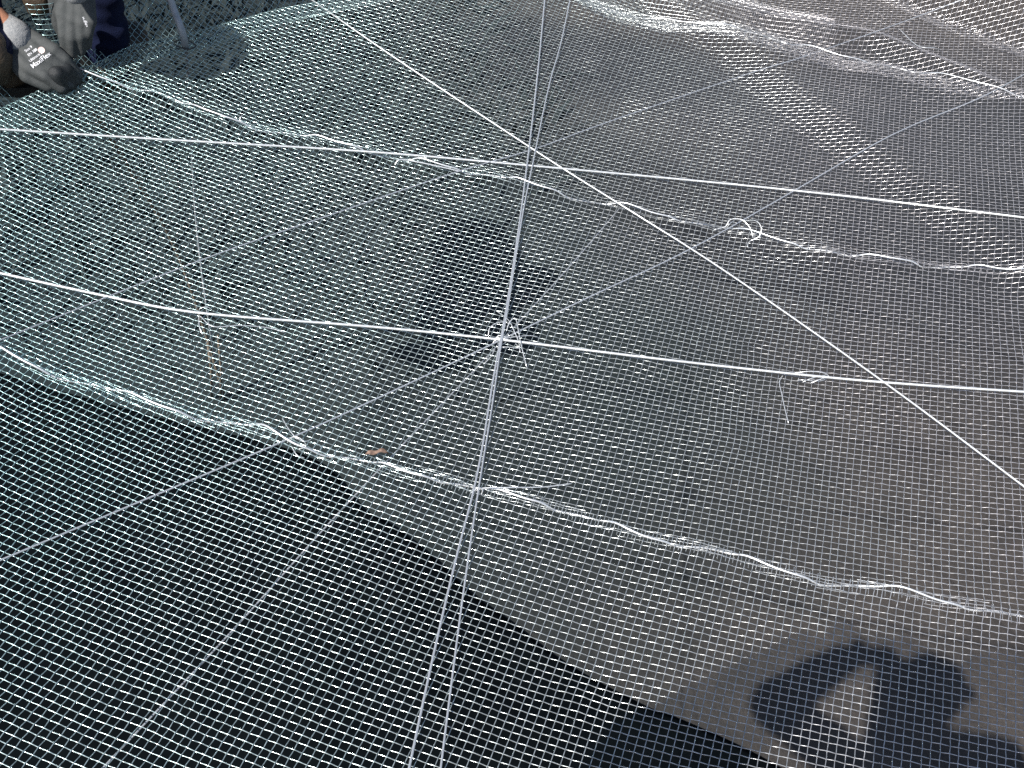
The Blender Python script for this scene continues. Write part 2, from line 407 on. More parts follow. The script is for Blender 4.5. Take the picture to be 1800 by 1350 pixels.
# ------------------------------------------------------------------ lacing wires along the seams
def lacing(sf, x0, x1, period, label, r, ph, skip=None):
    x = np.arange(x0, x1, 0.006)
    w = 2 * np.pi * x / period + ph + 0.6 * np.sin(5.3 * x + ph)
    y = sf(x) + 0.008 * np.cos(w + 0.8)
    z = Z(x, y) + 0.003 + 0.009 * np.tanh(2.5 * np.sin(w))
    P = np.stack([x, y, z], 1)
    o = tube('lacing_wire', P, r, BRIGHT, None, 6)
    return tag(o, label, 'wire', 'lacing wires along the mesh seams')
lacing(s1, -0.98, 1.15, 0.205, 'bright lacing wire threaded along the lowest seam of the mesh', 0.0019, 0.3)
lacing(s2, -0.98, 1.45, 0.235, 'bright lacing wire threaded along the upper long seam to the gloves', 0.0018, 1.1)
lacing(s3, 0.1, 1.75, 0.36, 'bright lacing wire along the crest at the far right', 0.0016, 2.0)

# ------------------------------------------------------------------ steel ropes lying over the mesh
def rope(pts, r, label, off=0.011, mat_=None, n=10, cat='rope', name='steel_rope', group='steel ropes over the mesh'):
    pts = np.asarray(pts, float)
    D = spline(pts, n)
    # run on past both edges of the picture
    d0 = D[0] - D[1]; d1 = D[-1] - D[-2]
    H = np.array([march(px, py, Z, off) for px, py in D])
    e0 = H[0] - H[2]; e1 = H[-1] - H[-3]
    ext = []
    if not (0 < pts[0][0] < 1800 and 0 < pts[0][1] < 1350): ext = [H[0] + e0 / np.linalg.norm(e0) * 0.45]
    H = np.vstack(ext + [H])
    if not (0 < pts[-1][0] < 1800 and 0 < pts[-1][1] < 1350): H = np.vstack([H, H[-1] + e1 / np.linalg.norm(e1) * 0.45])
    # a taut rope: smooth out what it would bridge
    for _ in range(6): H[1:-1] = 0.25 * H[:-2] + 0.5 * H[1:-1] + 0.25 * H[2:]
    o = tube(name, H, r, mat_ or ROPE, None, 8)
    return tag(o, label, cat, group)

rope([(-5, 227), (300, 246), (640, 266), (930, 291), (1400, 335), (1805, 383)], 0.0024, 'bright steel rope crossing the whole width, highest of the two straight bright ropes', mat_=ROPE_SUNLIT)
rope([(540, -6), (690, 99), (900, 238), (1000, 303), (1120, 378), (1280, 480), (1560, 676), (1805, 859)], 0.0018, 'pale steel rope slanting down to the right edge across the mesh', mat_=ROPE_SUNLIT)
rope([(-5, 600), (340, 462), (560, 385), (800, 303), (940, 262), (1050, 221), (1317, 129), (1412, 100), (1567, 46), (1700, -4)], 0.0012, 'grey steel rope slanting up to the far right folds, upper of the two')
rope([(-5, 987), (250, 880), (500, 775), (700, 683), (880, 598), (1040, 520), (1210, 440), (1400, 333), (1571, 235), (1717, 175), (1805, 128)], 0.0014, 'grey steel rope slanting from the left edge through the central knot, lower of the two')
rope([(-5, 479), (170, 517), (345, 550), (640, 573), (880, 597), (1150, 630), (1440, 662), (1620, 677), (1805, 689)], 0.0024, 'bright steel rope running across the middle through the central knot', mat_=ROPE_SUNLIT)
rope([(958, -6), (945, 130), (930, 260), (912, 400), (887, 560), (868, 660), (840, 830), (802, 980), (760, 1160), (718, 1356)], 0.0018, 'thick grey steel rope running away from the viewer, left of the pair', 0.014)
rope([(1003, -6), (985, 80), (965, 150), (938, 280), (918, 380), (893, 540), (880, 610), (864, 720), (838, 880), (808, 1090), (774, 1356)], 0.0015, 'thinner grey steel rope running away from the viewer, right of the pair', 0.015)
rope([(175, 1356), (400, 1118), (560, 940), (700, 790), (830, 655), (890, 590), (1000, 470), (1090, 365)], 0.0014, 'thin grey rope showing faintly beneath the mesh to the lower left', -0.016, group='ropes beneath the mesh')

# ------------------------------------------------------------------ tie wires and loose ends
def tie(strokes, r, label, off=0.012, mat_=None):
    t = march(*strokes[0][0][:2], Z)
    root = empty('tie_wire', tuple(t)); tag(root, label, 'wire', 'tie wires on the mesh')
    for st in strokes:
        P = [march(s[0], s[1], Z, s[2] if len(s) > 2 else off) for s in st]
        tube('wire_strand', spline(np.array(P), 6), r, mat_ or BRIGHT, root, 5)
    return root

tie([[(866, 604, .004), (874, 592, .012), (884, 590, .014), (892, 598, .006), (880, 606, .004), (870, 598, .012)],
     [(884, 596, .012), (905, 592, .012), (930, 590, .008), (945, 592, .002)],
     [(890, 582), (896, 566, .02), (906, 560, .024), (911, 580, .02), (916, 606, .016), (926, 646, .006)],
     [(872, 546, .004), (894, 563, .016), (905, 585, .012), (912, 602, .008), (914, 620, .004)],
     [(858, 590, .004), (862, 575, .012), (880, 566, .014), (900, 570, .01)],
     [(874, 612, .006), (890, 610, .01), (912, 612, .006), (906, 604, .003)],
     [(870, 614, .006), (862, 628, .008), (850, 640, .004)]], 0.0009, 'tangle of tie wire ends at the central knot of ropes')
tie([[(1255, 404, .006), (1275, 398, .012), (1284, 386, .024), (1303, 386, .03), (1318, 400, .022), (1324, 418, .01)],
     [(1306, 388, .02), (1328, 388, .034), (1338, 400, .03), (1334, 416, .02), (1318, 424, .012), (1314, 432, .014), (1316, 436, .01)],
     [(1278, 400, .008), (1282, 394, .016), (1290, 388, .012)]], 0.0010, 'two loose wire loops standing up on the upper seam at right')
tie([[(1395, 656, .005), (1420, 653, .012), (1446, 655, .012), (1456, 662, .006), (1440, 670, .004), (1415, 668, .01), (1402, 668, .006)],
     [(1410, 672, .004), (1430, 664, .012), (1452, 659, .006)], [(1424, 674, .004), (1444, 666, .012), (1460, 662, .004)]], 0.0009, 'tie wire wrapped round the middle rope near the slanting pale rope')
tie([[(1376, 660, .006), (1370, 672, .012), (1374, 692, .012), (1379, 716, .008), (1386, 744, .004)]], 0.0009, 'single loose wire end hanging below the middle rope at right')
tie([[(350, 550, .004), (352, 542, .016), (366, 540, .018), (373, 547, .008)], [(350, 552, .008), (350, 572, .012), (356, 588, .006)],
     [(352, 556), (375, 574, .014), (420, 572, .012), (470, 576, .006), (500, 584, .004)]], 0.0009, 'fine wire tie with a long tail on the middle rope at left')
tie([[(496, 735, .004), (508, 755, .012), (522, 772, .012)], [(505, 778, .004), (515, 768, .016), (530, 772, .018), (538, 784, .008), (525, 790, .004)],
     [(512, 784, .006), (522, 800, .01), (535, 805, .004)], [(520, 770, .01), (535, 776, .02), (548, 772, .01)]], 0.0009, 'small tie wire loops where the slanting rope meets the lowest seam')
tie([[(828, 866, .006), (850, 858, .014), (900, 857, .016), (955, 856, .012), (1005, 850, .008)], [(832, 868, .006), (838, 858, .016), (848, 860, .014), (846, 870, .006)]], 0.0011, 'straight tie wire tail pointing right from the rope pair at the lowest seam')
tie([[(694, 290, .005), (700, 282, .012), (712, 281, .012), (760, 290, .01), (812, 302, .006)]], 0.0016, 'bent end of lacing wire under the high bright rope')
tie([[(1580, 50, .01), (1612, 80, .014), (1640, 84, .012), (1655, 88, .004)]], 0.0012, 'short wire end on the far right folds')
tie([[(426, 218, .004), (422, 208, .012), (426, 203, .016)]], 0.001, 'short upright wire stub on the upper seam at left')

# dry leaf caught on the lowest seam
lm = vary(mat('dry_leaf', (0.42, 0.24, 0.13), 0.8), (0.10, 0.06, 0.045), (0.24, 0.16, 0.12), 150)
bm = bmesh.new(); c0 = march(662, 800, Z, 0.004); L = []
for i in range(9):
    t = i / 8; w = 0.0048 * math.sin(math.pi * min(1, t * 0.95 + 0.03)) ** 0.7 * (1 + 0.25 * math.sin(9 * t))
    x = (t - 0.5) * 0.036; up = 0.006 * math.sin(2.6 * t) + 0.003 * math.sin(11 * t)
    L.append([bm.verts.new((c0[0] + x, c0[1] + 0.25 * x + s * w, c0[2] + up + abs(s) * 0.004)) for s in (-1, -0.4, 0.4, 1)])
for a, c in zip(L[:-1], L[1:]):
    for k in range(3): bm.faces.new((a[k], c[k], c[k + 1], a[k + 1]))
lf = bm_obj('dry_leaf', bm, lm); lf.modifiers.new('t', 'SOLIDIFY').thickness = 0.0004
tag(lf, 'small curled brown leaf caught on the lowest seam', 'leaf')

# ------------------------------------------------------------------ bodies grown from limbs
def capsule(bm, a, b_, ra, rb, seg=14):
    a = Vector(a); b_ = Vector(b_); d = b_ - a; Ln = d.length
    if Ln < 1e-6: d = Vector((0, 0, 1)); Ln = 1e-6
    q = d.to_track_quat('Z', 'Y').to_matrix().to_4x4()
    for p, r in ((a, ra), (b_, rb)):
        bmesh.ops.create_uvsphere(bm, u_segments=seg, v_segments=seg // 2 + 1, radius=r, matrix=Matrix.Translation(p))
    bmesh.ops.create_cone(bm, cap_ends=True, segments=seg, radius1=ra, radius2=rb, depth=Ln, matrix=Matrix.Translation((a + b_) / 2) @ q)

def ellipsoid(bm, c, r, rot=None):
    m = Matrix.Translation(Vector(c)) @ (rot.to_4x4() if rot else Matrix.Identity(4)) @ Matrix.Diagonal((*r, 1))
    bmesh.ops.create_uvsphere(bm, u_segments=20, v_segments=12, radius=1, matrix=m)

def grow(name, bm, mat_, vox, parent, smooth=6, extra=None):
    """merge overlapping limbs into one continuous skin"""
    me = bpy.data.meshes.new(name); bm.to_mesh(me); bm.free()
    o = bpy.data.objects.new(name, me); link(o)
    r = o.modifiers.new('r', 'REMESH'); r.mode = 'VOXEL'; r.voxel_size = vox
    s = o.modifiers.new('s', 'SMOOTH'); s.factor = 0.5; s.iterations = smooth
    dg = bpy.context.evaluated_depsgraph_get(); ev = o.evaluated_get(dg)
    m2 = bpy.data.meshes.new_from_object(ev); m2.name = name
    o.modifiers.clear(); o.data = m2
    if extra:                                               # folds and creases
        n_ = len(m2.vertices); co = np.empty(n_ * 3, np.float32); m2.vertices.foreach_get('co', co); co = co.reshape(-1, 3)
        no = np.empty(n_ * 3, np.float32); m2.vertices.foreach_get('normal', no); no = no.reshape(-1, 3)
        co += no * extra(co)[:, None]; m2.vertices.foreach_set('co', co.ravel()); m2.update()
    m2.materials.clear(); m2.materials.append(mat_)
    m2.polygons.foreach_set('use_smooth', np.ones(len(m2.polygons), bool))
    if parent is not None:
        o.parent = parent; o.matrix_parent_inverse = Matrix.Translation(-Vector(parent.location))
    return o

SKIN = vary(mat('skin', (0.55, 0.25, 0.15), 0.5), (0.50, 0.22, 0.13), (0.60, 0.29, 0.18), 60, bump=0.1, bscale=300)
NAVY = vary(mat('navy_cloth', (0.008, 0.013, 0.05), 0.9, spec=0.2), (0.0035, 0.006, 0.024), (0.007, 0.012, 0.042), 30, bump=0.35, bscale=500)
GLOVE = vary(mat('grey_glove', (0.07, 0.075, 0.075), 0.75), (0.048, 0.053, 0.053), (0.072, 0.076, 0.076), 80, bump=0.3, bscale=900)
GPALM = vary(mat('black_glove_coating', (0.015, 0.017, 0.018), 0.6), (0.012, 0.014, 0.016), (0.022, 0.024, 0.026), 120, bump=0.3, bscale=900)
CUFF = vary(mat('white_knit_cuff', (0.3, 0.3, 0.3), 0.9), (0.24, 0.25, 0.26), (0.36, 0.36, 0.36), 200, bump=0.4, bscale=700)
LEATH = vary(mat('brown_leather', (0.09, 0.06, 0.035), 0.55), (0.028, 0.019, 0.012), (0.08, 0.055, 0.034), 30, bump=0.3, bscale=200)
SOLE = mat('black_sole', (0.012, 0.011, 0.010), 0.8)
HAIR = vary(mat('dark_hair', (0.02, 0.014, 0.01), 0.6), (0.012, 0.009, 0.007), (0.03, 0.02, 0.014), 90, bump=0.5, bscale=250)
PRINT = mat('white_print', (0.75, 0.75, 0.78), 0.6)
REDH = mat('red_grip', (0.55, 0.035, 0.02), 0.45)
STEEL = mat('tool_steel', (0.45, 0.45, 0.43), 0.35, 1.0)
DARKC = vary(mat('dark_jacket', (0.02, 0.022, 0.03), 0.85), (0.015, 0.017, 0.022), (0.028, 0.03, 0.04), 40, bump=0.3, bscale=300)
BLACKP = mat('camera_plastic', (0.02, 0.02, 0.022), 0.4)

def face(bm, c, fwd, up, s=1.0):
    """head with brow, nose, lips, chin and ears"""
    f = Vector(fwd).normalized(); u = (Vector(up) - f * Vector(up).dot(f)).normalized(); r = f.cross(u)
    rot = Matrix((r, f, u)).transposed()
    c = Vector(c); at = lambda x, y, z: c + (r * x + f * y + u * z) * s
    ellipsoid(bm, at(0, -0.005, 0.02), (0.078 * s, 0.098 * s, 0.105 * s), rot)
    ellipsoid(bm, at(0, 0.025, -0.05), (0.058 * s, 0.065 * s, 0.07 * s), rot)
    capsule(bm, at(0, 0.092, 0.005), at(0, 0.112, -0.03), 0.008 * s, 0.014 * s, 10)
    capsule(bm, at(-0.02, 0.085, -0.065), at(0.02, 0.085, -0.065), 0.009 * s, 0.009 * s, 8)
    ellipsoid(bm, at(0, 0.072, -0.1), (0.026 * s, 0.022 * s, 0.02 * s), rot)
    for k in (-1, 1):
        ellipsoid(bm, at(k * 0.08, -0.01, -0.01), (0.012 * s, 0.022 * s, 0.034 * s), rot)
        ellipsoid(bm, at(k * 0.033, 0.082, 0.035), (0.026 * s, 0.012 * s, 0.009 * s), rot)
    return at, rot

def eyes(at, parent, s=1.0):
    for k in (-1, 1):
        bm = bmesh.new(); bmesh.ops.create_uvsphere(bm, u_segments=12, v_segments=8, radius=0.012 * s, matrix=Matrix.Translation(at(k * 0.032, 0.083, 0.012)))
        bm_obj('eye', bm, mat('eye_white', (0.7, 0.68, 0.65), 0.3), parent)

# ------------------------------------------------------------------ worker squatting at the far left
def hand(name, wrist, knuck, tips, side, parent, mat_, r=0.0125, thumb=None, vox=0.0028, wide=1.0):
    """a gloved hand: palm, four fingers bent at the joints and a thumb"""
    wrist, knuck = np.array(wrist), np.array(knuck)
    ax = (knuck - wrist) / np.linalg.norm(knuck - wrist)
    sd = np.array(side, float); sd -= ax * (sd @ ax); sd /= np.linalg.norm(sd)
    nrm = np.cross(sd, ax)
    bm = bmesh.new()
    for k, off in enumerate(np.array((-0.031, -0.0105, 0.0105, 0.030)) * wide):
        kn = knuck + sd * off - ax * (0.004, 0.0, 0.002, 0.010)[k]
        capsule(bm, wrist + sd * off * 0.75, kn, 0.017, 0.0145)
        tip = np.array(tips[k])
        mid = (kn + tip) / 2 + nrm * 0.010
        m1 = kn * 0.55 + mid * 0.45 + nrm * 0.004
        capsule(bm, kn, mid, 0.0135, r, 12); capsule(bm, mid, tip, r, r * 0.82, 12)
    base = wrist * 0.62 + knuck * 0.38 + sd * 0.036
    th = np.array(thumb); j = (base + th) / 2 + sd * 0.010
    capsule(bm, wrist + sd * 0.018, base, 0.018, 0.0165); capsule(bm, base, j, 0.0165, 0.0135, 12); capsule(bm, j, th, 0.0135, 0.011, 12)
    o = grow(name, bm, mat_, vox, parent, 5)
    return o, ax, sd, nrm

root = empty('person', tuple(W(60, 120, 0.12)))
tag(root, 'worker in navy trousers and grey gloves squatting at the far left, tying the mesh', 'person')
HEAD = np.array([-1.0, 1.72, 0.58])
SHL, SHR = np.array([-1.30, 1.98, 0.66]), np.array([-0.95, 2.05, 0.66]); HIP = np.array([-1.15, 2.44, 0.36])
wr1, wr2 = W(18, 64, 0.20), W(132, -36, 0.29)
el1, el2 = np.array([-1.30, 1.84, 0.42]), np.array([-0.95, 2.0, 0.42])
kn1, kn2 = np.array([-1.25, 2.0, 0.39]), np.array([-1.02, 2.10, 0.35])
an1 = W(-30, 95, 0.19); an2 = W(188, 108, 0.03)
bm = bmesh.new()
at, rot = face(bm, HEAD, (0.08, -0.5, -0.75), (0.05, -0.8, 0.55))
neck = (SHL + SHR) / 2
capsule(bm, HEAD + (neck - HEAD) * 0.3, neck, 0.055, 0.062)
for s_ in (SHL, SHR): capsule(bm, neck, s_, 0.085, 0.068)
capsule(bm, neck, (neck + HIP) / 2, 0.12, 0.125); capsule(bm, (neck + HIP) / 2, HIP, 0.125, 0.135)
for s_, e_, w_ in ((SHL, el1, wr1), (SHR, el2, wr2)):
    capsule(bm, s_, e_, 0.056, 0.044); capsule(bm, e_, w_, 0.045, 0.030)
for k_, a_ in ((kn1, an1), (kn2, an2)):
    capsule(bm, HIP, k_, 0.088, 0.06); capsule(bm, k_, a_, 0.058, 0.04)
grow('body', bm, SKIN, 0.009, root, 4)
eyes(at, root)
bm = bmesh.new(); ellipsoid(bm, at(0, -0.022, 0.045), (0.086, 0.098, 0.098), rot)
grow('hair', bm, HAIR, 0.008, root, 2, lambda c: 0.003 * np.sin(c[:, 0] * 220 + 3 * np.sin(c[:, 1] * 90)))
def folds(c):
    return 0.0045 * np.sin(c[:, 2] * 75 + 4 * np.sin(c[:, 0] * 19 + 1)) * np.sin(c[:, 1] * 23 + c[:, 0] * 31) + 0.002 * np.sin(c[:, 2] * 190 + c[:, 0] * 60)
bm = bmesh.new()
for k_, a_ in ((kn1, an1), (kn2, an2)):
    capsule(bm, HIP, k_, 0.105, 0.072); capsule(bm, k_, k_ * 0.5 + a_ * 0.5, 0.070, 0.062); capsule(bm, k_ * 0.5 + a_ * 0.5, a_, 0.062, 0.055)
capsule(bm, HIP, HIP + (neck - HIP) * 0.2, 0.155, 0.15)
grow('trousers', bm, NAVY, 0.008, root, 4, folds)
bm = bmesh.new()
for s_, e_ in ((SHL, el1), (SHR, el2)):
    capsule(bm, neck, s_, 0.10, 0.086); capsule(bm, s_, s_ * 0.45 + e_ * 0.55, 0.074, 0.068)
capsule(bm, neck, (neck + HIP) / 2, 0.138, 0.145); capsule(bm, (neck + HIP) / 2, HIP * 0.85 + neck * 0.15, 0.145, 0.155)
grow('shirt', bm, NAVY, 0.009, root, 4, folds)
# gloves
g1, ax1, sd1, n1_ = hand('glove', W(24, 70, 0.195), W(78, 108, 0.172),
     [W(138, 132, 0.128), W(132, 142, 0.122), W(122, 150, 0.122), W(108, 156, 0.125)], W(40, 115, 0.16) - W(70, 60, 0.19), root, GLOVE, thumb=W(84, 152, 0.13))
g2, ax2, sd2, n2_ = hand('glove', W(132, -30, 0.285), W(134, 40, 0.225),
     [W(154, 80, 0.175), W(143, 91, 0.166), W(126, 97, 0.163), W(115, 92, 0.168)], W(108, 40, 0.22) - W(158, 38, 0.22), root, GLOVE, r=0.0108, thumb=W(124, 86, 0.155), wide=0.8)
# black coated fingertips on the working hand
bm = bmesh.new()
for a_, b2, r0, r1 in (((98, 130, .155), (110, 156, .12), .016, .013), ((106, 126, .15), (124, 150, .118), .016, .013), ((114, 122, .15), (134, 142, .118), .016, .013), ((70, 128, .15), (102, 136, .14), .019, .017)):
    capsule(bm, W(*a_), W(*b2), r0, r1)
grow('glove_palm_coating', bm, GPALM, 0.0035, g1, 4)
for g, wr, ax in ((g1, W(14, 62, 0.20), ax1), (g2, W(132, -36, 0.29), ax2)):
    bm = bmesh.new(); capsule(bm, wr - ax * 0.030, wr + ax * 0.012, 0.037, 0.040, 20)
    grow('cuff', bm, CUFF, 0.004, g, 2, lambda c: 0.0006 * np.sin(c[:, 0] * 1500))
# print on the back of the near glove
def lettering(txt, size, centre, xdir, ndir, target, parent, name='print'):
    cu = bpy.data.curves.new(name, 'FONT'); cu.body = txt; cu.size = size; cu.align_x = 'CENTER'; cu.align_y = 'CENTER'; cu.offset = size * 0.004
    t = bpy.data.objects.new(name, cu); C.objects.link(t)
    dg = bpy.context.evaluated_depsgraph_get(); me = bpy.data.meshes.new_from_object(t.evaluated_get(dg))
    bpy.data.objects.remove(t)
    x = Vector(xdir).normalized(); nn = (Vector(ndir) - x * Vector(ndir).dot(x)).normalized(); y = nn.cross(x)
    m = Matrix((x, y, nn)).transposed().to_4x4(); m.translation = Vector(centre)
    me.transform(m)
    stamp(me, target, nn); me.materials.clear(); me.materials.append(PRINT)
    o = bpy.data.objects.new(name, me); link(o, parent); o['kind'] = 'stuff'
    return o
def stamp(me, target, nn):
    from mathutils.bvhtree import BVHTree
    tm = target.data; bv = BVHTree.FromPolygons([v.co for v in tm.vertices], [p.vertices[:] for p in tm.polygons])
    for v in me.vertices:
        h = bv.ray_cast(v.co + nn * 0.08, -nn)
        v.co = (h[0] + nn * 0.0012) if h[0] is not None else v.co - nn * 0.02
cdir = EYE - W(62, 88, 0.2); cdir /= np.linalg.norm(cdir)
xd = W(84, 98, 0.2) - W(52, 122, 0.2); xd = xd - cdir * (xd @ cdir)
for txt, size, px, py in (('MaxiFlex', 0.0125, 72, 106), ('Ultimate 34', 0.0070, 64, 99), ('EN 388', 0.0070, 57, 92), ('Size 9', 0.0070, 50, 86)):
    o = lettering(txt, size, W(px, py, 0.21), xd, cdir, g1, g1); o.matrix_parent_inverse = Matrix.Identity(4)
me = bpy.data.meshes.new('print'); bm = bmesh.new(); bmesh.ops.create_circle(bm, cap_ends=True, segments=20, radius=0.0062)
x = Vector(xd).normalized(); nn = (Vector(cdir) - x * Vector(cdir).dot(x)).normalized(); y = nn.cross(x)
m = Matrix((x, y, nn)).transposed().to_4x4(); m.translation = Vector(W(73, 88, 0.21)); bm.transform(m)
bmesh.ops.triangulate(bm, faces=bm.faces[:]); bm.to_mesh(me); bm.free(); stamp(me, g1, nn); me.materials.append(mat('pale_pink_print', (0.72, 0.55, 0.52), 0.6))
o = bpy.data.objects.new('print', me); link(o, g1); o.matrix_parent_inverse = Matrix.Identity(4)
cdir2 = EYE - W(150, 46, 0.27); cdir2 /= np.linalg.norm(cdir2)
xd2 = W(158, 62, 0.26) - W(148, 34, 0.27); xd2 = xd2 - cdir2 * (xd2 @ cdir2)
for txt, size, px, py in (('34-874', 0.0055, 148, 36), ('Flex', 0.007, 152, 42)):
    o = lettering(txt, size, W(px, py, 0.27), xd2, cdir2, g2, g2); o.matrix_parent_inverse = Matrix.Identity(4)
# boots
def boot(heel, toe, ankle, parent):
    heel, toe, ankle = map(np.array, (heel, toe, ankle)); d = (toe - heel); L = np.linalg.norm(d); d /= L
    bm = bmesh.new()
    capsule(bm, ankle, heel + [0, 0, 0.045], 0.058, 0.046); capsule(bm, heel + [0, 0, 0.045], toe + [0, 0, 0.032] - d * 0.02, 0.046, 0.044); capsule(bm, ankle - [0, 0, 0.02], toe - d * 0.1 + [0, 0, 0.05], 0.05, 0.042)
    b_ = grow('boot', bm, LEATH, 0.006, parent, 5, lambda c: 0.002 * np.sin(c[:, 0] * 90 + c[:, 1] * 70))
    bm = bmesh.new(); s = np.cross(d, [0, 0, 1.0]); ring = []
    for k in range(28):
        a = 2 * math.pi * k / 28; p = heel + d * (L / 2 + (L / 2 + 0.045) * math.cos(a)) + s * (0.042 + 0.008 * math.cos(a)) * math.sin(a)
        ring.append((bm.verts.new((*p[:2], heel[2] * (0.5 - 0.5 * math.cos(a)) + toe[2] * (0.5 + 0.5 * math.cos(a)) - 0.008)), bm.verts.new((*p[:2], heel[2] * (0.5 - 0.5 * math.cos(a)) + toe[2] * (0.5 + 0.5 * math.cos(a)) + 0.014))))
    for k in range(28):
        a_, c_ = ring[k], ring[(k + 1) % 28]; bm.faces.new((a_[0], c_[0], c_[1], a_[1]))
    bm.faces.new([r_[1] for r_ in ring]); bm.faces.new([r_[0] for r_ in ring][::-1])
    bm_obj('sole', bm, SOLE, b_, False).matrix_parent_inverse = Matrix.Identity(4)
    return b_
zt = float(march(60, 160, Z)[2])
boot(W(-70, 130, zt + 0.01), W(45, 150, zt + 0.008), an1, root)
boot(W(205, 112, 0.0), W(165, 125, 0.0), an2, root)

# brown leather pouch by the worker's knee
bm = bmesh.new(); pc = W(62, 2, 0.24)
capsule(bm, pc + [0, 0, 0.05], pc - [0.004, 0, 0.012], 0.018, 0.020); capsule(bm, pc + [0.012, 0, 0.045], pc + [0.010, 0, -0.008], 0.018, 0.020)
po = grow('tool_pouch', bm, LEATH, 0.004, None, 3, lambda c: 0.0015 * np.sin(c[:, 2] * 160))
tag(po, 'dark brown leather pouch above the upright mesh flap at the far left', 'pouch')
for k in range(3):
    tube('tool_handle', np.array([pc + [0.002 + k * 0.007, -0.008, 0.03], pc + [0.006 + k * 0.009, -0.012, 0.075]]), 0.004, mat('tan_wood', (0.28, 0.19, 0.08), 0.6), po, 10).matrix_parent_inverse = Matrix.Identity(4)

# pliers in the upper hand
pl = empty('pliers', tuple(W(126, 96, 0.17))); tag(pl, 'pliers with a red grip held in the upper gloved hand', 'pliers')
for k in (-1, 1):
    tube('grip', np.array([W(124 + 4 * k, 60, 0.20), W(126 + 5 * k, 80, 0.18), W(126 + 3 * k, 97, 0.158)]), 0.006, REDH, pl, 10)
    tube('jaw', np.array([W(126 + 3 * k, 97, 0.158), W(127 + 1.5 * k, 104, 0.15), W(128 + 0.8 * k, 118, 0.13)]), 0.0045, STEEL, pl, 8)

# upright flap of mesh held up between the hands
fl = empty('mesh_flap', tuple(W(105, 108, 0.13))); tag(fl, 'narrow flap of wire mesh bent upright between the two gloves', 'wire mesh')
A, B_, C_, D_ = W(46, 10, 0.26), W(100, 6, 0.26), W(130, 112, 0.125), W(88, 116, 0.125)
def quad(u, v): u = u[..., None]; v = v[..., None]; return (A * (1 - u) + B_ * u) * (1 - v) + (D_ * (1 - u) + C_ * u) * v
nu, nv = int(np.linalg.norm(B_ - A) / 0.0118), int(np.linalg.norm(D_ - A) / 0.0118)
fn = np.cross(B_ - A, D_ - A); fn /= np.linalg.norm(fn)
for fam, K, NS in (('weft_wires', nv, nu), ('warp_wires', nu, nv)):
    k = np.arange(K + 1)[:, None]; s = np.linspace(0, 1, NS * 4 + 1)[None]
    u, v = (s + 0 * k, k / K + 0 * s) if fam == 'weft_wires' else (k / K + 0 * s, s + 0 * k)
    G = quad(u, v) + fn * ((0.012 * np.sin(v * 3.1) + 0.02 * (u - 0.5) ** 2 + (1 if fam == 'weft_wires' else -1) * 0.0007 * np.cos(np.pi * (s * NS + k))))[..., None]
    wires(fam, G, np.ones(G.shape[:2], bool), RW, 5, fl)

# ------------------------------------------------------------------ hose and cane passing through and under the mesh
hm = vary(mat('grey_hose', (0.30, 0.33, 0.35), 0.5), (0.32, 0.35, 0.37), (0.44, 0.46, 0.48), 50)
h0 = march(326, 82, Z, 0.0)
HP = [h0 + np.array([-0.16, 0.62, 0.02]), h0 + np.array([-0.13, 0.40, 0.03]), h0 + np.array([-0.10, 0.20, 0.12]), h0 + np.array([-0.058, 0.07, 0.15]), h0 + np.array([-0.022, 0.02, 0.08]), h0, W(334, 200, -0.25), W(345, 390, -0.75), W(366, 560, -1.2), W(392, 700, GROUND + 0.02)]
HS = spline(np.array(HP), 8)
tag(tube('hose', HS, 0.0075, hm, None, 10, np.where(HS[:, 2] > h0[2] - 0.03, 1.0, 0.42)), 'grey hose passing down through the mesh right of the worker', 'hose')
tie([[(306, 74, .01), (318, 70, .02), (332, 72, .02), (344, 80, .01), (334, 86, .004), (318, 84, .006), (308, 78, .012)]], 0.0016, 'dark wire loop round the hose where it enters the mesh', mat_=mat('dark_wire', (0.05, 0.05, 0.05), 0.6))
cm_ = vary(mat('dry_cane', (0.36, 0.29, 0.2), 0.8), (0.09, 0.07, 0.05), (0.26, 0.21, 0.16), 25)
KP = [W(165, 195, -0.05), W(230, 300, -0.35), W(296, 410, -0.7), W(340, 520, -1.05), W(396, 700, GROUND + 0.01)]
tag(tube('dry_cane', spline(np.array(KP), 8), 0.006, cm_, None, 7), 'pale dry cane leaning beneath the mesh at the left', 'cane')
for (a_, b2, r_, lb) in (((365, 600, -1.2), (372, 700, GROUND), 0.005, 'short dry stalk standing beside the foot of the hose under the mesh'), ((383, 590, -1.15), (388, 705, GROUND), 0.004, 'thin dry stalk right of the foot of the hose under the mesh')):
    tag(tube('dry_stalk', np.array([W(*a_), (W(*a_) + W(*b2)) / 2 + [0.006, 0, 0], W(*b2)]), r_, cm_, None, 6), lb, 'stalk', 'dry stalks under the mesh')

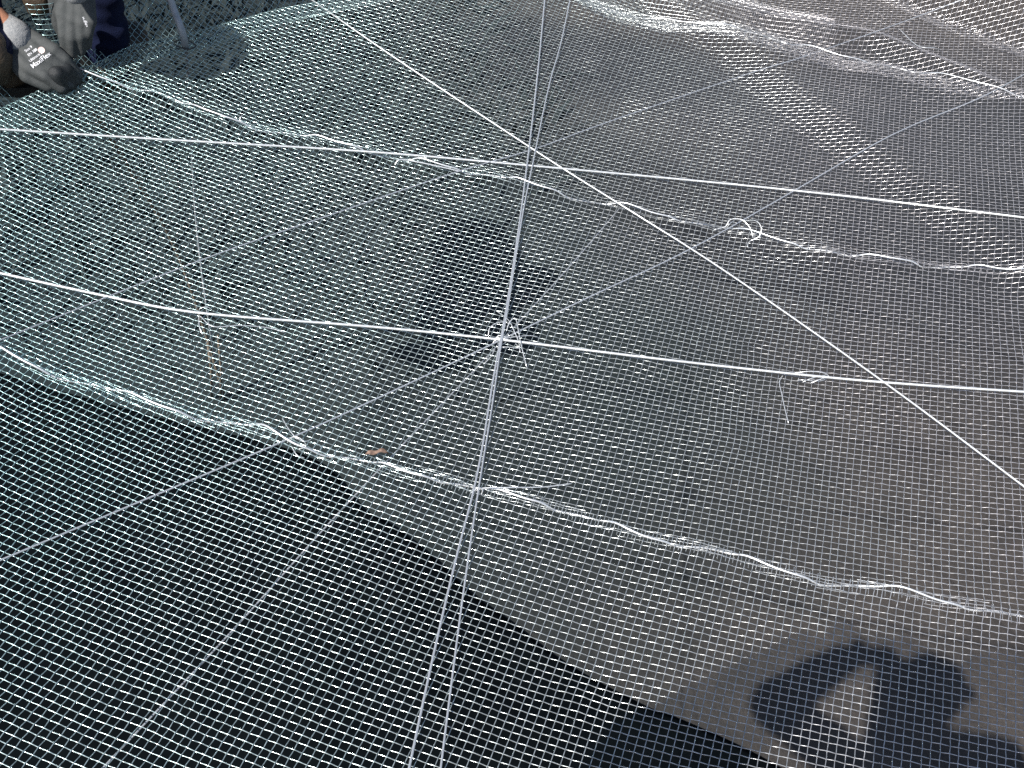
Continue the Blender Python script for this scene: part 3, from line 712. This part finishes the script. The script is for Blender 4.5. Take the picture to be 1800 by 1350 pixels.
# ------------------------------------------------------------------ photographer standing behind the camera (casts the shadow at lower right)
ph = empty('person', (0.12, -0.42, -0.32))
tag(ph, 'photographer in dark clothes behind the view, seen only as the shadow at lower right', 'person')
q = lambda x, y, z: EYE + np.array([x, y, z])
head = q(0.135, -0.19, 0.09); nk = q(0.16, -0.34, -0.03); sl, sr = q(-0.03, -0.36, -0.11), q(0.37, -0.30, -0.06)
hl = EYE - CF * 0.05 - CR * 0.055 + CU * 0.03; hr = EYE - CF * 0.05 + CR * 0.055 - CU * 0.005
el, er = q(-0.27, -0.12, -0.16), q(0.115, -0.145, -0.24)
pel = q(0.15, -0.45, -0.62)
bm = bmesh.new()
at, rot = face(bm, head, (-0.1, 0.75, -0.6), (0, 0.5, 0.8))
capsule(bm, head + [0, -0.02, -0.05], nk, 0.052, 0.058)
for s_, e_, h_ in ((sl, el, hl), (sr, er, hr)):
    capsule(bm, nk, s_, 0.075, 0.062); capsule(bm, s_, e_, 0.05, 0.042); capsule(bm, e_, h_ - (h_ - e_) * 0.2, 0.042, 0.028)
    capsule(bm, h_ - (h_ - e_) * 0.2, h_ - CF * 0.01, 0.03, 0.028)
    sg = 1 if h_ is hr else -1
    for k in range(4):
        b0 = h_ - CF * 0.012 + CU * (0.022 - 0.015 * k) ; b1 = b0 + CR * sg * 0.012 + CF * 0.028; b2 = b1 - CR * sg * 0.03 + CF * 0.012
        capsule(bm, b0, b1, 0.010, 0.009, 10); capsule(bm, b1, b2 - CF * 0.008, 0.009, 0.0075, 10)
    capsule(bm, h_ - CU * 0.02 - CF * 0.01, h_ - CU * 0.03 - CR * sg * 0.035 - CF * 0.01, 0.0115, 0.009, 10)
capsule(bm, nk, (nk + pel) / 2, 0.12, 0.115); capsule(bm, (nk + pel) / 2, pel, 0.115, 0.13)
for k in (-1, 1):
    hp = pel + [0.085 * k, 0, -0.03]; kn = pel + [0.10 * k, 0.03, -0.48]; an = pel + [0.11 * k, -0.02, -0.92]
    capsule(bm, hp, kn, 0.08, 0.055); capsule(bm, kn, an, 0.055, 0.036); capsule(bm, an + [0, -0.03, -0.03], an + [0, 0.17, -0.045], 0.036, 0.034)
grow('body', bm, SKIN, 0.008, ph, 3)
eyes(at, ph)
bm = bmesh.new(); ellipsoid(bm, at(0, -0.022, 0.04), (0.086, 0.098, 0.098), rot)
grow('hair', bm, HAIR, 0.008, ph, 2, lambda c: 0.003 * np.sin(c[:, 0] * 220))
bm = bmesh.new()
for s_, e_, h_ in ((sl, el, hl), (sr, er, hr)):
    capsule(bm, nk, s_, 0.105, 0.092); capsule(bm, s_, e_, 0.082, 0.070); capsule(bm, e_, e_ * 0.22 + h_ * 0.78, 0.070, 0.054)
capsule(bm, nk - [0, 0, 0.03], (nk + pel) / 2, 0.132, 0.132); capsule(bm, (nk + pel) / 2, pel, 0.132, 0.148)
grow('jacket', bm, DARKC, 0.008, ph, 3, folds)
bm = bmesh.new(); ellipsoid(bm, at(0, -0.01, 0.065), (0.10, 0.112, 0.085), rot); ellipsoid(bm, at(0, 0.085, 0.06), (0.115, 0.085, 0.016), rot); ellipsoid(bm, at(0, -0.01, 0.05), (0.135, 0.14, 0.016), rot)
grow('cap', bm, NAVY, 0.007, ph, 2)
bm = bmesh.new()
for k in (-1, 1):
    hp = pel + [0.085 * k, 0, -0.03]; kn = pel + [0.10 * k, 0.03, -0.48]; an = pel + [0.11 * k, -0.02, -0.88]
    capsule(bm, hp, kn, 0.098, 0.075); capsule(bm, kn, an, 0.075, 0.062)
grow('trousers', bm, NAVY, 0.009, ph, 3, folds)
# the pocket camera in those hands
pcam = empty('pocket_camera', tuple(EYE - CF * 0.03)); tag(pcam, 'small black pocket camera held by the photographer, behind the view', 'camera')
bm = bmesh.new(); bmesh.ops.create_cube(bm, size=1)
mm = Matrix((CR, CU, CF)).transposed().to_4x4() @ Matrix.Diagonal((0.094, 0.058, 0.022, 1)); mm.translation = Vector(EYE - CF * 0.028); bm.transform(mm)
bmesh.ops.bevel(bm, geom=bm.edges[:], offset=0.005, segments=2, affect='EDGES')
bm_obj('camera_body', bm, BLACKP, pcam, False)
# trestle platform under the photographer's feet
pt = empty('work_platform', (0.12, -0.6, GROUND)); tag(pt, 'wooden trestle platform under the photographer, behind the view', 'platform')
WOOD = vary(mat('raw_planks', (0.3, 0.22, 0.14), 0.85), (0.22, 0.16, 0.1), (0.36, 0.27, 0.18), 9, bump=0.3, bscale=60)
def box(name, c, s, mat_, parent):
    bm = bmesh.new(); bmesh.ops.create_cube(bm, size=1, matrix=Matrix.Translation(Vector(c)) @ Matrix.Diagonal((*s, 1)))
    bmesh.ops.bevel(bm, geom=bm.edges[:], offset=min(s) * 0.12, segments=1, affect='EDGES')
    return bm_obj(name, bm, mat_, parent, False)
ptop = EYE[2] - 0.62 - 0.92 - 0.085
for k in range(4): box('plank', (0.12, -0.85 + 0.20 * k, ptop - 0.02), (1.6, 0.19, 0.04), WOOD, pt)
for sx in (-0.6, 0.84):
    for sy in (-0.88, -0.22): box('leg', (sx, sy, (ptop - 0.04 + GROUND) / 2), (0.07, 0.07, ptop - 0.04 - GROUND), WOOD, pt)
